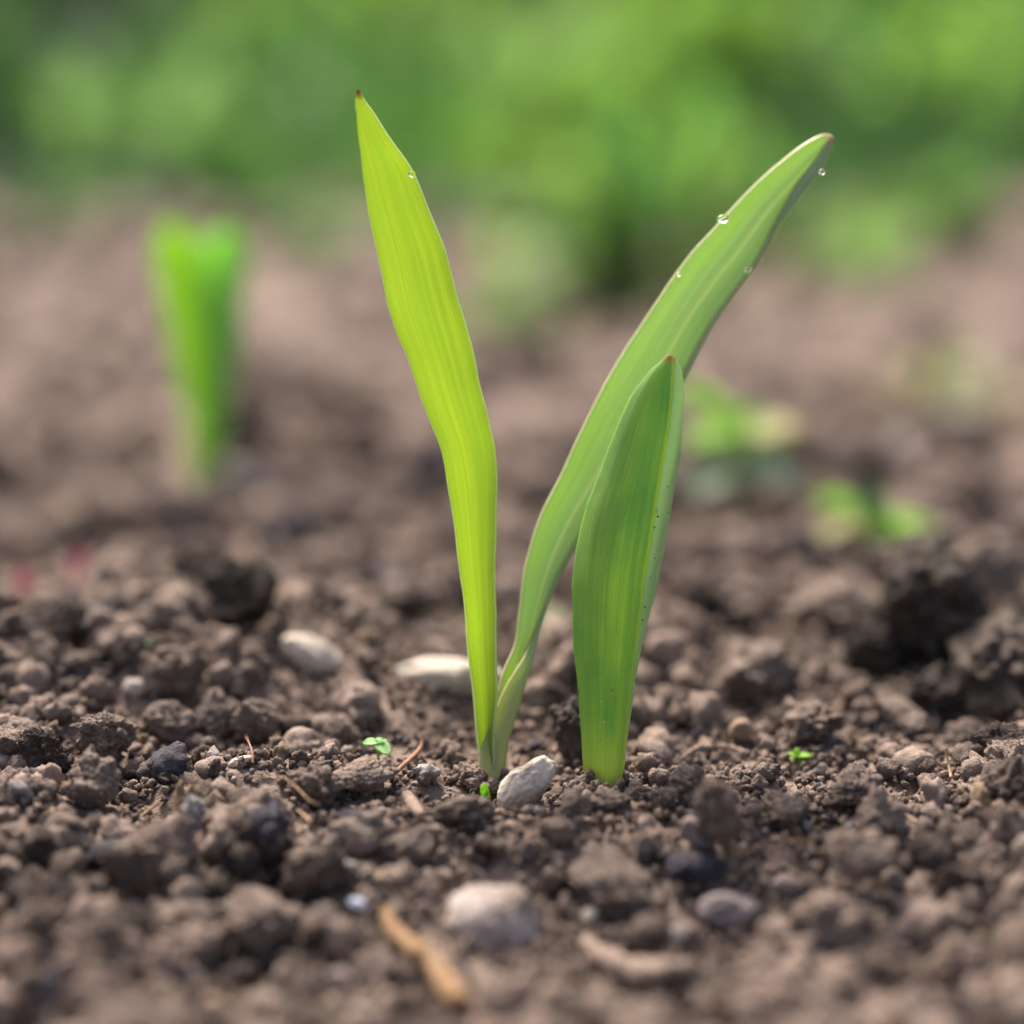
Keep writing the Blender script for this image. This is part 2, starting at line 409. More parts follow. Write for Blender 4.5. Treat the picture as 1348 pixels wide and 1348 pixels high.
# ------------------------------------------------------------------ clod meshes
_ico = {}
def ico(sub):
    if sub not in _ico:
        bm = bmesh.new(); bmesh.ops.create_icosphere(bm, subdivisions=sub, radius=1)
        v = np.array([tuple(x.co) for x in bm.verts]); f = np.array([[x.index for x in p.verts] for p in bm.faces]); bm.free()
        _ico[sub] = (v / np.linalg.norm(v, axis=1)[:, None], f)
    return _ico[sub]

def lump_mesh(name, sub, seed, mat, style='clod'):
    D, Fc = ico(sub); g = np.random.default_rng(seed)
    if style == 'clod':
        r = np.full(len(D), 0.58)
        def blobs(n, dist, rad):
            nonlocal r
            for _ in range(n):
                if dist is None:                                   # knob sitting on the surface so far
                    i_ = int(g.integers(len(D))); c = D[i_] * r[i_] * 0.97
                else:
                    c = g.normal(size=3); c /= np.linalg.norm(c); c *= g.uniform(*dist)
                rho = g.uniform(*rad)
                b = D @ c; disc = rho ** 2 - (c @ c - b ** 2)
                k = np.where(disc > 0, b + np.sqrt(np.maximum(disc, 0)), 0); r = np.maximum(r, k)
        blobs(7, (0.25, 0.5), (0.35, 0.52)); blobs(26, None, (0.12, 0.26))
        if sub >= 4: blobs(90, None, (0.05, 0.12))
        pts = D * r[:, None]
        facet = np.full(len(D), 9.0)                                    # broken flat sides
        for _ in range(int(g.integers(5, 10))):
            n = g.normal(size=3); n /= np.linalg.norm(n); h = g.uniform(0.52, 0.84); dn = D @ n
            facet = np.minimum(facet, np.where(dn > 0.05, h / np.maximum(dn, 0.05), 9))
        r = np.where(r > facet, facet * 0.86 + r * 0.14, r)
        q = D * r[:, None]
        r = r * (1 + 0.11 * fbm(q * 2.6, seed, 2)) + 0.055 * fbm(q * 7, seed + 5, 2 if sub < 5 else 4, 0.6)
        if sub >= 4: r = r - 0.05 * np.clip(fbm(q * 11, seed + 9, 2) - 0.25, 0, 1)
        if sub >= 5: r = r + 0.020 * fbm(D * r[:, None] * 30, seed + 15, 3, 0.65) - 0.03 * np.clip(vnoise(D * r[:, None] * 19, seed + 77) - 0.3, 0, 1)
        V = D * r[:, None] * np.array([g.uniform(0.85, 1.25), g.uniform(0.85, 1.15), g.uniform(0.7, 1.0)])
    else:                                                              # stone
        facet = np.full(len(D), 1.0)
        for _ in range(9):
            n = g.normal(size=3); n /= np.linalg.norm(n); h = g.uniform(0.72, 0.92); dn = D @ n
            facet = np.minimum(facet, np.where(dn > 0.05, h / np.maximum(dn, 0.05), 9))
        r = 0.75 * facet + 0.25 * 0.9
        r = r * (1 + 0.07 * fbm(D * 2.2, seed, 2) + 0.022 * fbm(D * 7, seed + 3, 4, 0.6))
        V = D * r[:, None]
    V = V / np.abs(V).max(axis=0).mean()
    me = bpy.data.meshes.new(name)
    me.vertices.add(len(V)); me.vertices.foreach_set('co', V.astype(np.float32).ravel())
    me.loops.add(Fc.size); me.loops.foreach_set('vertex_index', Fc.ravel().astype(np.int32))
    me.polygons.add(len(Fc)); me.polygons.foreach_set('loop_start', np.arange(0, Fc.size, 3, dtype=np.int32))
    me.update(calc_edges=True); me.polygons.foreach_set('use_smooth', [True] * len(Fc))
    if mat: me.materials.append(mat)
    return me

CLODS = [lump_mesh('soil_clod', 6 if k < 10 else 5, 100 + k, SOIL) for k in range(14)]
CRUMBS = [lump_mesh('soil_crumb', 3, 300 + k, SOIL) for k in range(12)]
MIDS = [lump_mesh('soil_lump', 4, 400 + k, SOIL) for k in range(10)]

def put(name, me, loc, scale, rot):
    o = bpy.data.objects.new(name, me); col.objects.link(o)
    o.location = loc; o.scale = scale if hasattr(scale, '__len__') else (scale,) * 3
    o.rotation_euler = rot
    return o

# landmark clods: centre, half-width, half-height in photo pixels, depth nudge, material, label
LM = [
 (320, 784, 40, 62, 0, 'D', 'dark peaked clod with a pale straw tip, behind the left mound'),
 (140, 972, 50, 40, 0, 'S', 'big pale crumbly clod with straw hairs at the left edge'),
 (122, 1032, 40, 46, 0, 'S', 'smooth rounded clod below the big hairy clod at left'),
 (232, 884, 46, 34, 0, 'S', 'broad knobbly clod above the row of clods at left'),
 (225, 955, 36, 34, 0, 'S', 'round clod just right of the big hairy clod'),
 (288, 948, 33, 34, 0, 'S', 'pointed faceted clod in the middle of the left row'),
 (335, 952, 30, 40, 0, 'S', 'tall clod with upright grooves at the right of the left row'),
 (417, 1036, 35, 36, 0, 'S', 'blocky clod with an orange root hair across it'),
 (108, 872, 24, 22, 0, 'S', 'small round greyish clod at the far left of the mound'),
 (470, 1022, 38, 26, 0, 'S', 'low clod right in front of the mint seedling'),
 (480, 1098, 44, 30, 0, 'S', 'blurred clod with a deep shadow left of the big front pebble'),
 (610, 1066, 40, 24, 0, 'S', 'knobbly clod beside the tiny green sprout'),
 (752, 962, 30, 46, 0, 'D', 'dark upright clod leaning on the front shoot'),
 (800, 1056, 26, 20, 0, 'S', 'clod covering the foot of the front shoot'),
 (758, 1058, 19, 24, 0, 'S', 'small squarish clod right of the tilted pale stone'),
 (873, 1054, 20, 22, 0, 'S', 'small round clod right of the front shoot foot'),
 (908, 1036, 36, 30, 0, 'S', 'wide crumbly clod behind the upright egg shaped clod'),
 (940, 1072, 32, 46, -0.006, 'S', 'upright egg shaped clod standing right of the front shoot'),
 (1126, 1040, 46, 36, 0, 'S', 'large crumbly clod with two knobs at the right'),
 (1160, 1078, 42, 36, 0, 'S', 'clod at the lower right of the two knobbed clod'),
 (1035, 1066, 38, 26, 0, 'S', 'flat grooved clod between the egg shaped and the two knobbed clods'),
 (1130, 1126, 48, 40, -0.01, 'S', 'blurred round clod at the lower right'),
 (1075, 948, 52, 34, 0, 'S', 'blurred pinkish clod above the yellow green seedling'),
 (1188, 946, 40, 32, 0, 'S', 'blurred clod left of the black clod at the right edge'),
 (1225, 800, 92, 92, 0, 'D', 'great dark blurred clod at the right'),
 (1312, 884, 84, 92, 0.010, 'D', 'nearly black clod at the right edge in front of the great dark clod'),
 (985, 885, 70, 42, 0, 'S', 'wide blurred clod behind and right of the front shoot'),
 (800, 1160, 62, 40, 0, 'S', 'wide flat clod right of the big front pebble'),
 (915, 1142, 34, 24, 0, 'H', 'bluish black lump of humus at lower right'),
 (735, 1095, 30, 22, 0, 'S', 'crumbly clod below the tilted pale stone'),
 (1240, 912, 50, 36, 0, 'D', 'low dark clod at the foot of the nearly black clod'),
 (1160, 862, 52, 40, 0, 'D', 'dark clod at the lower left of the great dark clod'),
 (1298, 752, 62, 48, 0.01, 'S', 'blurred clod at the upper right of the great dark clod'),
 (1178, 752, 44, 40, 0.01, 'S', 'blurred clod at the upper left of the great dark clod'),
 (1100, 800, 60, 34, 0, 'S', 'blurred brown clod left of the great dark clod'),
 (340, 1215, 60, 42, 0, 'S', 'large blurred clod in the lower left foreground'),
 (540, 1110, 36, 26, 0, 'S', 'blurred clod above the white chip in the foreground'),
]
MATS = {'S': SOIL_CLOD, 'D': SOIL_DARK, 'H': HUMUS}
EXCL = []                                    # photo places that loose lumps must not cover: (px, py, radius)
for k, (px, py, w, h, dn, mt, label) in enumerate(LM):
    d = ground_depth(px, py + 0.7 * h) + dn
    me = CLODS[k % len(CLODS)]
    me = me.copy() if k >= len(CLODS) or mt != 'S' else me.copy(); me.materials.clear(); me.materials.append(MATS[mt])
    s = d / F
    o = put('soil_clod', me, P(px, py, d), (w * s * 1.15, (w + h) / 2 * s, h * s * 1.15), (random.uniform(-.25, .25), random.uniform(-.2, .2), random.uniform(-.4, .4) + (k // len(CLODS)) * 1.7))
    tag(o, label, 'clod', 'larger clods of soil')
    EXCL.append((px, py, max(w, h) * 0.8))

# ------------------------------------------------------------------ stones, chips, roots
def stone(px, py, w, h, roll, mat, label, cat='stone', seed=1, dn=0.0, name='stone', deep=None, sub=5):
    d = ground_depth(px, py + 0.6 * h) + dn; s = d / F
    me = lump_mesh(name, sub, seed, mat, 'stone')
    o = put(name, me, P(px, py, d), (w * s, (deep or min(w, h)) * s, h * s), (0, roll, random.uniform(-.3, .3)))
    tag(o, label, cat, 'stones and chips in the soil')
    EXCL.append((px, py, max(w, h) * 1.15))
    return o

stone(412, 862, 46, 24, 0.62, STONE_PALE, 'pale grey stone lying tilted on the left mound', seed=11, deep=30)
stone(597, 890, 76, 25, 0.07, STONE_PALE, 'long whitish stone lying behind the tall left leaf', seed=12, deep=30)
stone(690, 1034, 50, 27, -0.85, STONE_PALE, 'tilted pale stone propped between the two shoots', seed=13, dn=-0.004)
stone(650, 1213, 66, 50, 0.1, STONE_GREY, 'big rounded pale pebble in the blurred foreground', seed=34, deep=56, dn=0.004)
stone(473, 1190, 17, 8, 0.15, STONE_WHITE, 'small bright white chip left of the orange root', 'chip', 15, name='stone_chip', sub=4)
stone(446, 1286, 17, 13, 0.1, STONE_GREY, 'faint pale chip at the lower left front', 'chip', 16, name='stone_chip', sub=4)
stone(1036, 1168, 24, 16, 0.2, STONE_MAUVE, 'bluish grey stone at lower right', seed=17)
stone(960, 1200, 44, 26, 0.1, STONE_MAUVE, 'mauve rounded stone in the lower right foreground', seed=18)
stone(176, 904, 16, 12, 0.2, STONE_PALE, 'little pale stone among the clods on the left mound', seed=19, sub=4)
stone(318, 1003, 20, 8, -0.3, STONE_PALE, 'small ochre stone chip beside the left row of clods', 'chip', 20, name='stone_chip', sub=4)
stone(470, 1075, 34, 9, 0.05, HUMUS, 'flat bluish black flake of rotted leaf left of the centre', 'leaf flake', 21, name='rotted_leaf_flake')
stone(920, 1100, 17, 30, -0.7, STONE_MAUVE, 'flat slaty chip below the egg shaped clod', 'chip', 23, name='stone_chip', sub=4)
stone(1068, 965, 12, 17, 0.6, STONE_GREY, 'small grey flake right of the yellow green seedling', 'chip', 24, name='stone_chip', sub=4)
stone(780, 1206, 15, 12, 0, STONE_PALE, 'small tan pebble right of the big front pebble', seed=25, sub=4)
stone(700, 985, 20, 7, -0.5, HUMUS, 'dark bluish flake between the two shoots', 'leaf flake', 26, name='rotted_leaf_flake', sub=4)
stone(435, 865, 2, 2, 0, STONE_GREY, 'tiny grit grain beside the pale grey stone', 'grit', 27, sub=3)

def strand(name, pts, r, mat, label, cat, lift=0.0, group=None, rough=0.0, dn=0.0):
    """pts: (px, py, height above the bed as a part of the pixel size) along the strand"""
    W = []
    for px, py, up in pts:
        d = ground_depth(px, py + up) + dn
        W.append(P(px, py, d) - FWD * 0.0015)
    rr = [x * D0 / F for x in r]
    o = tube(name, W, rr, mat, None, 90, 14, rough, len(label))
    tag(o, label, cat, group or 'roots and straws on the soil')
    for px, py, up in pts: EXCL.append((px, py, max(12, max(r) * 1.6)))
    return o

strand('root_piece', [(508, 1194, 8), (519, 1222, 12), (543, 1243, 12), (571, 1260, 14), (584, 1290, 14), (607, 1318, 10)], [5, 9, 12, 11, 15, 12], ROOT_ORANGE, 'orange brown root piece lying in the front foreground', 'root', rough=0.30, dn=-0.001)
strand('root_piece', [(768, 1236, 8), (800, 1262, 10), (840, 1278, 12), (880, 1276, 12), (912, 1268, 10)], [8, 13, 16, 14, 7], ROOT_PALE, 'curved pale root piece at the lower right front', 'root', rough=0.30, dn=0.0)
strand('dry_twig', [(514, 1022, 4), (535, 1003, 10), (553, 985, 14), (556, 972, 22)], [3.2, 3.4, 3.0, 2.0], ROOT_RED, 'thin reddish twig beside the mint seedling', 'twig')
strand('dry_twig', [(536, 1046, 4), (545, 1060, 4), (556, 1072, 4)], [8, 9, 5], ROOT_PALE, 'short splinter of wood left of the tiny sprout', 'twig')
strand('root_hair', [(345, 1022, 14), (370, 1021, 16), (390, 1034, 14), (408, 1052, 12), (422, 1058, 6)], [0.8, 1.0, 1.0, 1.0, 0.7], ROOT_ORANGE, 'curly orange root hair draped over the blocky clod', 'root hair', dn=-0.008)
strand('dry_straw', [(1250, 1022, 4), (1247, 1004, 22), (1241, 984, 40)], [2.2, 1.8, 1.0], STRAW, 'upright orange straw at the right edge', 'straw')
strand('dry_straw', [(1022, 1102, 4), (1046, 1105, 5), (1072, 1104, 4)], [1.0, 1.3, 0.8], ROOT_ORANGE, 'fine orange straw lying below the flat grooved clod', 'straw', dn=-0.004)
strand('dry_twig', [(896, 998, 5), (920, 984, 9), (955, 982, 10), (985, 990, 6)], [2.5, 4.5, 3.6, 2], ROOT_PALE, 'curved brown twig right of the front shoot', 'twig', rough=0.35, dn=0.002)
strand('root_hair', [(716, 1002, 20), (718, 990, 30), (726, 980, 36)], [0.8, 1.0, 0.6], ROOT_ORANGE, 'fine root hair on the dark upright clod', 'root hair', dn=-0.006)
strand('dry_straw', [(150, 948, 20), (155, 938, 36), (158, 930, 44)], [1.2, 1.0, 0.6], STRAW, 'short straw sticking up from the big hairy clod', 'straw', dn=-0.004)
strand('dry_straw', [(186, 1074, 3), (200, 1062, 5), (213, 1050, 6)], [1.0, 1.2, 0.8], STRAW, 'thin straw lying in the soil at lower left', 'straw', dn=-0.004)
strand('dry_straw', [(318, 765, 20), (323, 740, 50), (325, 722, 70)], [9, 8, 3], STRAW, 'pale straw tip standing on the dark peaked clod', 'straw', dn=-0.012)
strand('root_hair', [(325, 968, 10), (332, 985, 10), (334, 1003, 6)], [1.0, 1.2, 0.8], ROOT_RED, 'reddish root hair hanging below the left row of clods', 'root hair', dn=-0.006)
strand('dry_straw', [(392, 1064, 4), (402, 1072, 4), (410, 1080, 3)], [0.9, 1.1, 0.7], STRAW, 'tiny pale straw below the blocky clod', 'straw', dn=-0.005)

# ------------------------------------------------------------------ loose clods and crumbs
EX = np.array(EXCL + [(645, 1000, 26), (795, 1010, 34), (495, 985, 26), (638, 1046, 14), (1048, 992, 24), (265, 625, 30), (32, 775, 24), (100, 750, 24), (720, 800, 16)])
def scatter(n, y0, y1, r0, r1, power, sink, guard=True, bias=1.0):
    y = y0 + (y1 - y0) * rng.random(n) ** bias
    x = (rng.random(n) * 2 - 1) * (0.30 * y + 0.05)
    r = r0 * (r1 / r0) ** (rng.random(n) ** power)
    z = terrain(x, y) + r * rng.uniform(*sink, n)
    c = np.stack([x, y, z], 1)
    if guard:
        rel = c - np.array(CAM); d = rel @ np.array(FWD)
        px = 674 + F * rel[:, 0] / d; py = 674 - F * (rel @ np.array(UP)) / d; pr = r * F / d
        bad = np.zeros(n, bool)
        for ex, ey, er in EX:
            bad |= ((px - ex) ** 2 + (py - ey) ** 2 < (er + pr * 0.75) ** 2) & (pr > 4)
        c, r = c[~bad], r[~bad]
    return c, r
sets = [scatter(16000, 0.31, 0.52, 0.0005, 0.0012, 1.0, (-0.1, 0.6), False),
        scatter(9000, 0.26, 0.62, 0.0010, 0.0026, 1.2, (-0.1, 0.6)),
        scatter(5200, 0.25, 0.75, 0.0023, 0.0048, 1.2, (-0.1, 0.8)),
        scatter(1500, 0.26, 0.70, 0.0043, 0.0080, 1.3, (-0.1, 0.6)),
        scatter(130, 0.30, 0.58, 0.007, 0.0105, 1.2, (0.0, 0.4)),
        scatter(120, 0.50, 0.80, 0.008, 0.015, 1.3, (-0.3, 0.2)),
        scatter(5200, 0.55, 2.3, 0.003, 0.012, 1.4, (-0.3, 0.5)),
        scatter(320, 0.70, 2.3, 0.010, 0.022, 1.5, (-0.4, 0.1))]
ring = []                                    # soil pushed up round the feet of the shoots
for px, py, d_, w_ in ((646, 1018, D0 + 0.003, 0.0028), (795, 1042, D0 - 0.004, 0.0042)):
    c_ = P(px, py, d_)
    for _ in range(70):
        a_ = rng.uniform(0, 6.28); q_ = rng.uniform(1.0, 2.2); r_ = rng.uniform(0.0007, 0.0019)
        x_, y_ = c_.x + math.cos(a_) * w_ * q_, c_.y + math.sin(a_) * w_ * .75 * q_
        ring.append((x_, y_, tz(x_, y_) + r_ * .5 + 0.0012 * (2.2 - q_), r_))
ring = np.array(ring); sets.append((ring[:, :3], ring[:, 3]))
pts = np.concatenate([s[0] for s in sets]); rad = np.concatenate([s[1] for s in sets])
rel = pts - np.array(CAM); dep = rel @ np.array(FWD)
ppx = 674 + F * rel[:, 0] / dep; ppy = 674 - F * (rel @ np.array(UP)) / dep
inframe = (ppx > -10) & (ppx < 1358) & (ppy > 0) & (ppy < 1358)
size = np.where(inframe, rad * F / dep, 0)
order = np.argsort(-size); chosen = order[:265]
mask = np.ones(len(pts), bool); mask[chosen] = False
loose = []
for k in chosen:
    d = dep[k]
    o = put('soil_clod', (CLODS if size[k] > 26 else MIDS)[int(rng.integers(10))], pts[k], float(rad[k]) * np.array([rng.uniform(.85, 1.2), rng.uniform(.85, 1.2), rng.uniform(.75, 1.05)]), tuple(rng.uniform(0, 6.28, 3)))
    if d < 0.40: lab, gr = 'ordinary brown soil clod in the blurred near foreground', 'ordinary clods in the foreground'
    elif d < 0.47: lab, gr = 'ordinary brown soil clod level with the shoots, in focus', 'ordinary clods around the shoots'
    elif d < 0.70: lab, gr = 'ordinary soft blurred soil clod just behind the shoots', 'ordinary clods behind the shoots'
    else: lab, gr = 'strongly blurred soil clod far back on the bed', 'ordinary clods far back'
    loose.append((o, float(ppx[k]), float(ppy[k]), gr))

# every loose clod is told apart by the nearest thing one can find in the photo
MARKS = [(320, 788, 'the dark peaked clod'), (140, 972, 'the big pale hairy clod'), (412, 862, 'the pale grey tilted stone'), (594, 890, 'the long whitish stone'), (690, 1034, 'the tilted pale stone'),
         (652, 1214, 'the big front pebble'), (556, 1256, 'the orange root piece'), (840, 1270, 'the curved pale root piece'), (495, 985, 'the mint seedling'), (1048, 992, 'the yellow green seedling'),
         (940, 1072, 'the upright egg shaped clod'), (1225, 800, 'the great dark clod'), (1300, 900, 'the nearly black clod'), (265, 620, 'the blurred far left shoot'), (975, 640, 'the three coloured weed'),
         (1145, 690, 'the low green weed'), (915, 1142, 'the bluish black humus lump'), (960, 1200, 'the mauve stone'), (1126, 1040, 'the two knobbed clod'), (32, 770, 'the dark pink sprout'),
         (722, 810, 'the pale seedling between the shoots'), (1245, 530, 'the dull olive plant'), (825, 420, 'the tall narrow blurred plant'), (662, 440, 'the low bright plant'), (400, 330, 'the faint pale plant'),
         (1112, 370, 'the pale plant under the leaf tip'), (473, 1190, 'the white chip'), (446, 1286, 'the faint pale chip'), (1036, 1168, 'the bluish grey stone'), (795, 1030, 'the front shoot foot'), (340, 1215, 'the large lower left clod'), (1130, 1126, 'the round lower right clod'), (200, 1120, 'the thin lower left straw'),
         (150, 850, 'the tiny seedling on the left mound'), (985, 885, 'the wide blurred clod')]
NTH = ['nearest', 'second nearest', 'third nearest', 'fourth nearest', 'fifth nearest', 'sixth nearest', 'seventh nearest', 'eighth nearest', 'ninth nearest', 'tenth nearest', 'eleventh nearest', 'twelfth nearest', 'thirteenth nearest', 'fourteenth nearest', 'fifteenth nearest', 'sixteenth nearest', 'seventeenth nearest', 'eighteenth nearest', 'nineteenth nearest', 'twentieth nearest']
keyed = {}
for o, x, y, gr in loose:
    dist, mx_, my_, nm = min((math.hypot(x - a, y - b), a, b, n_) for a, b, n_ in MARKS)
    side = ('right of' if x > mx_ else 'left of') if abs(x - mx_) > abs(y - my_) else ('below' if y > my_ else 'above')
    keyed.setdefault((side, nm), []).append((dist, o, gr))
for (side, nm), lst in keyed.items():
    lst.sort(key=lambda q_: q_[0])
    for i_, (dist, o, gr) in enumerate(lst):
        tag(o, '%s brown soil clod %s %s' % (NTH[min(i_, 19)], side, nm), 'clod', gr)

src = bpy.data.collections.new('crumb_shapes')
for me in CRUMBS: src.objects.link(bpy.data.objects.new('soil_crumb_shape', me))
rp, rr = pts[mask], rad[mask]
me = bpy.data.meshes.new('soil_crumbs'); me.vertices.add(len(rp)); me.vertices.foreach_set('co', rp.astype(np.float32).ravel())
a = me.attributes.new('size', 'FLOAT', 'POINT'); a.data.foreach_set('value', rr.astype(np.float32))
a = me.attributes.new('turn', 'FLOAT_VECTOR', 'POINT'); a.data.foreach_set('vector', rng.uniform(0, 6.28, (len(rp), 3)).astype(np.float32).ravel())
crumbs = bpy.data.objects.new('soil_crumbs', me); col.objects.link(crumbs)
tag(crumbs, 'loose small crumbs of brown soil covering the bed', None, None, 'stuff')
ng = bpy.data.node_groups.new('scatter_crumbs', 'GeometryNodeTree')
ng.interface.new_socket('Geometry', in_out='INPUT', socket_type='NodeSocketGeometry')
ng.interface.new_socket('Geometry', in_out='OUTPUT', socket_type='NodeSocketGeometry')
gi = ng.nodes.new('NodeGroupInput'); go = ng.nodes.new('NodeGroupOutput')
ci = ng.nodes.new('GeometryNodeCollectionInfo'); ci.inputs['Collection'].default_value = src
ci.inputs['Separate Children'].default_value = True; ci.inputs['Reset Children'].default_value = True
ip = ng.nodes.new('GeometryNodeInstanceOnPoints'); ip.inputs['Pick Instance'].default_value = True
na = ng.nodes.new('GeometryNodeInputNamedAttribute'); na.data_type = 'FLOAT'; na.inputs[0].default_value = 'size'
nb = ng.nodes.new('GeometryNodeInputNamedAttribute'); nb.data_type = 'FLOAT_VECTOR'; nb.inputs[0].default_value = 'turn'
mp_ = ng.nodes.new('GeometryNodeMeshToPoints')
ng.links.new(gi.outputs[0], mp_.inputs['Mesh']); ng.links.new(mp_.outputs[0], ip.inputs['Points'])
ng.links.new(ci.outputs[0], ip.inputs['Instance']); ng.links.new(na.outputs[0], ip.inputs['Scale'])
er = ng.nodes.new('FunctionNodeEulerToRotation'); ng.links.new(nb.outputs[0], er.inputs[0]); ng.links.new(er.outputs[0], ip.inputs['Rotation'])
ng.links.new(ip.outputs[0], go.inputs[0])
crumbs.modifiers.new('scatter', 'NODES').node_group = ng

# ------------------------------------------------------------------ the shoots
RIGHT_ = np.array([[1.0, 0.2, 0.0]])
def blade(name, rows, mat, parent, thick=0.0006, nv=150, nu=29, sharp=False, label=None):
    """rows: per station a list of (px, py, depth) across the blade"""
    W = np.array([[tuple(P(*c)) for c in r] for r in rows])            # stations, across, xyz
    A = catmull(W, nv)
    tt = np.stack([np.linspace(0, 22, nv), np.zeros(nv), np.zeros(nv)], 1)   # living margins waver a little
    A[:, 0] += (RIGHT_ * (fbm(tt, len(rows), 3) * 0.00016)[:, None]); A[:, -1] += (RIGHT_ * (fbm(tt + 50, len(rows), 3) * 0.00016)[:, None])
    B = catmull(np.swapaxes(A, 0, 1), nu, 0.5 if not sharp else 0.28)    # across, along
    B = np.swapaxes(B, 0, 1)
    mid = B[:, nu // 2]; ln = np.concatenate([[0], np.cumsum(np.linalg.norm(np.diff(mid, axis=0), axis=1))]); ln /= ln[-1]
    uv = [(u / (nu - 1), ln[v]) for v in range(nv) for u in range(nu)]
    o = mesh_obj(name, B.reshape(-1, 3), grid_faces(nv, nu), mat, parent, uvs=uv)
    m = o.modifiers.new('thickness', 'SOLIDIFY'); m.thickness = thick; m.offset = 0; m.use_rim = True
    if label: o['label'] = label
    return o

B1 = D0 + 0.003
# --- shoot with the tall left leaf and the arching right leaf
p0 = P(645, 1016, B1); p0.z = tz(p0.x, p0.y)
shoot1 = empty('tulip_shoot', p0)
tag(shoot1, 'young shoot with a tall upright leaf and a leaf arching right', 'plant shoot', 'young shoots')
edges1 = [(1056, 634, 650), (1030, 633, 652), (1000, 631, 650), (970, 629, 651), (922, 624, 653.5), (875, 619, 652.5), (827, 614.6, 652), (780, 610, 651.6), (732, 603, 651.6),
          (685, 597, 653), (637, 589, 654.5), (590, 579.4, 650), (546, 562, 641.5), (509, 548.5, 632), (473, 537, 624), (441, 523.6, 617), (409, 513, 608), (377, 506, 598.6),
          (329, 496.5, 586), (281, 486, 567), (227, 476.8, 544), (186, 471.7, 515.7), (154, 468.5, 496), (135, 467.5, 482), (118, 469.5, 471.5)]
rows = []
for i, (y, l, r) in enumerate(edges1):
    w = (r - l) * D0 / F; t = i / (len(edges1) - 1)
    bow = 0.10 * w + 0.002 * (1 - t) ** 3
    d = B1 + 0.001 - 0.003 * math.sin(t * 2.6)
    sk = 2 + 5 * t                                               # edges meet the axis obliquely
    rows.append([(l * (1 - u) + r * u, y + 2 * math.sin(u * 3.1), d + bow * math.sin(u * math.pi) + 0.10 * w - 0.22 * w * u) for u in (0, .2, .4, .6, .8, 1)])
blade('leaf', rows, LEAF_A, shoot1, 0.00065, label='tall glowing yellow green leaf leaning left')

# L, R, E : left margin, right-hand fold, right margin that rolls in front of it
L2 = [(634,1050,658,1050,635,1052), (633,1024,660,1024,634,1026), (634,1006,663,1004,631,1008), (642,972,667,975,637,977), (650,936,677,942,651,941), (657,902,688,906,667,904), (667,874,699,872,688,870),
      (679,845,708,836,701,838), (686,795,723,789,719,791), (693,742,745,741,741,739), (711,680,776,690,773,688), (740,622,806,645,804,643), (770,557,843,590,841,588),
      (812,478,893,512,891,510), (860,405,932,437,930,435), (903,343,963,392,961,390), (945,295,997,346,994,344), (990,247,1028,294,1020,291), (1031,211,1056,256,1043,251),
      (1063,187,1080,222,1066,218), (1083,178,1093,194,1086,191), (1095,179,1097,181,1096,180)]
rows = []
for i, (lx, ly, rx, ry, ex, ey) in enumerate(L2):
    t = i / (len(L2) - 1)
    w = math.hypot(rx - lx, ry - ly) * D0 / F
    d = B1 + 0.002 * t + 0.008 * math.sin(min(1, t * 1.5) * math.pi * .5)
    back = 0.20 * w if t > 0.25 else 0.5 * w
    rows.append([(lx, ly, d - 0.12 * w), (lx * .72 + rx * .28, ly * .72 + ry * .28, d + back * .75), (lx * .42 + rx * .58, ly * .42 + ry * .58, d + back * 1.25),
                 (lx * .15 + rx * .85, ly * .15 + ry * .85, d + (0.27 * w if t > 0.3 else back * .55)), (rx, ry, d + (0.24 if t > 0.3 else -0.05) * w), (ex, ey, d + (0.10 if t > 0.3 else -0.5) * w)])
blade('leaf', rows, LEAF_B, shoot1, 0.0006, nu=41, label='blue green channelled leaf arching to the right')

# --- front shoot: one keeled leaf
B2 = D0 - 0.004
p0 = P(794, 1040, B2); p0.z = tz(p0.x, p0.y)
shoot2 = empty('tulip_shoot', p0)
tag(shoot2, 'shorter single leaved shoot with a keeled leaf in front', 'plant shoot', 'young shoots')
K3 = [(774,1085,812,1085,815,1085), (772,1056,814,1056,817,1056), (770,1037,816,1040,818,1036), (769,1006,818,1010,820.5,1004), (767,966,822.5,970,825.5,962), (764.6,931,827,931,831.4,924), (761,895,831,890,838,882), (756.6,850,837,845,848,834),
      (754.8,806,842.5,800,857,796), (755.7,762,847,757,867,752), (762,713,855,706,876,708), (773.5,668,862,662,883.5,662), (791,624,869,618,890,616), (805,583.6,876,578,895,580),
      (818,552,880.5,545,898,545), (836,517,883.5,512,898.5,510), (854,492,884.5,488,895,486), (871,476.5,884.5,475,889,474), (880,469,882,468.6,884,469.5)]
rows = []
for i, (lx, ly, kx, ky, rx, ry) in enumerate(K3):
    t = i / (len(K3) - 1); w = (kx - lx) * D0 / F; w2 = (rx - kx) * D0 / F
    d = B2 + 0.001 - 0.002 * t
    rows.append([(lx, ly, d + 0.50 * w), (lx * .8 + kx * .2, ly * .8 + ky * .2, d + 0.22 * w), (lx * .5 + kx * .5, ly * .5 + ky * .5, d + 0.05 * w), (lx * .2 + kx * .8, ly * .2 + ky * .8, d - 0.06 * w),
                 (kx, ky, d - 0.14 * w), (kx * .5 + rx * .5, ky * .5 + ry * .5, d + 1.0 * w2), (rx, ry, d + 2.6 * w2 + 0.05 * w)])
blade('leaf', rows, LEAF_C, shoot2, 0.0006, nu=43, sharp=True, label='green leaf with a yellow keel line and brown tip')

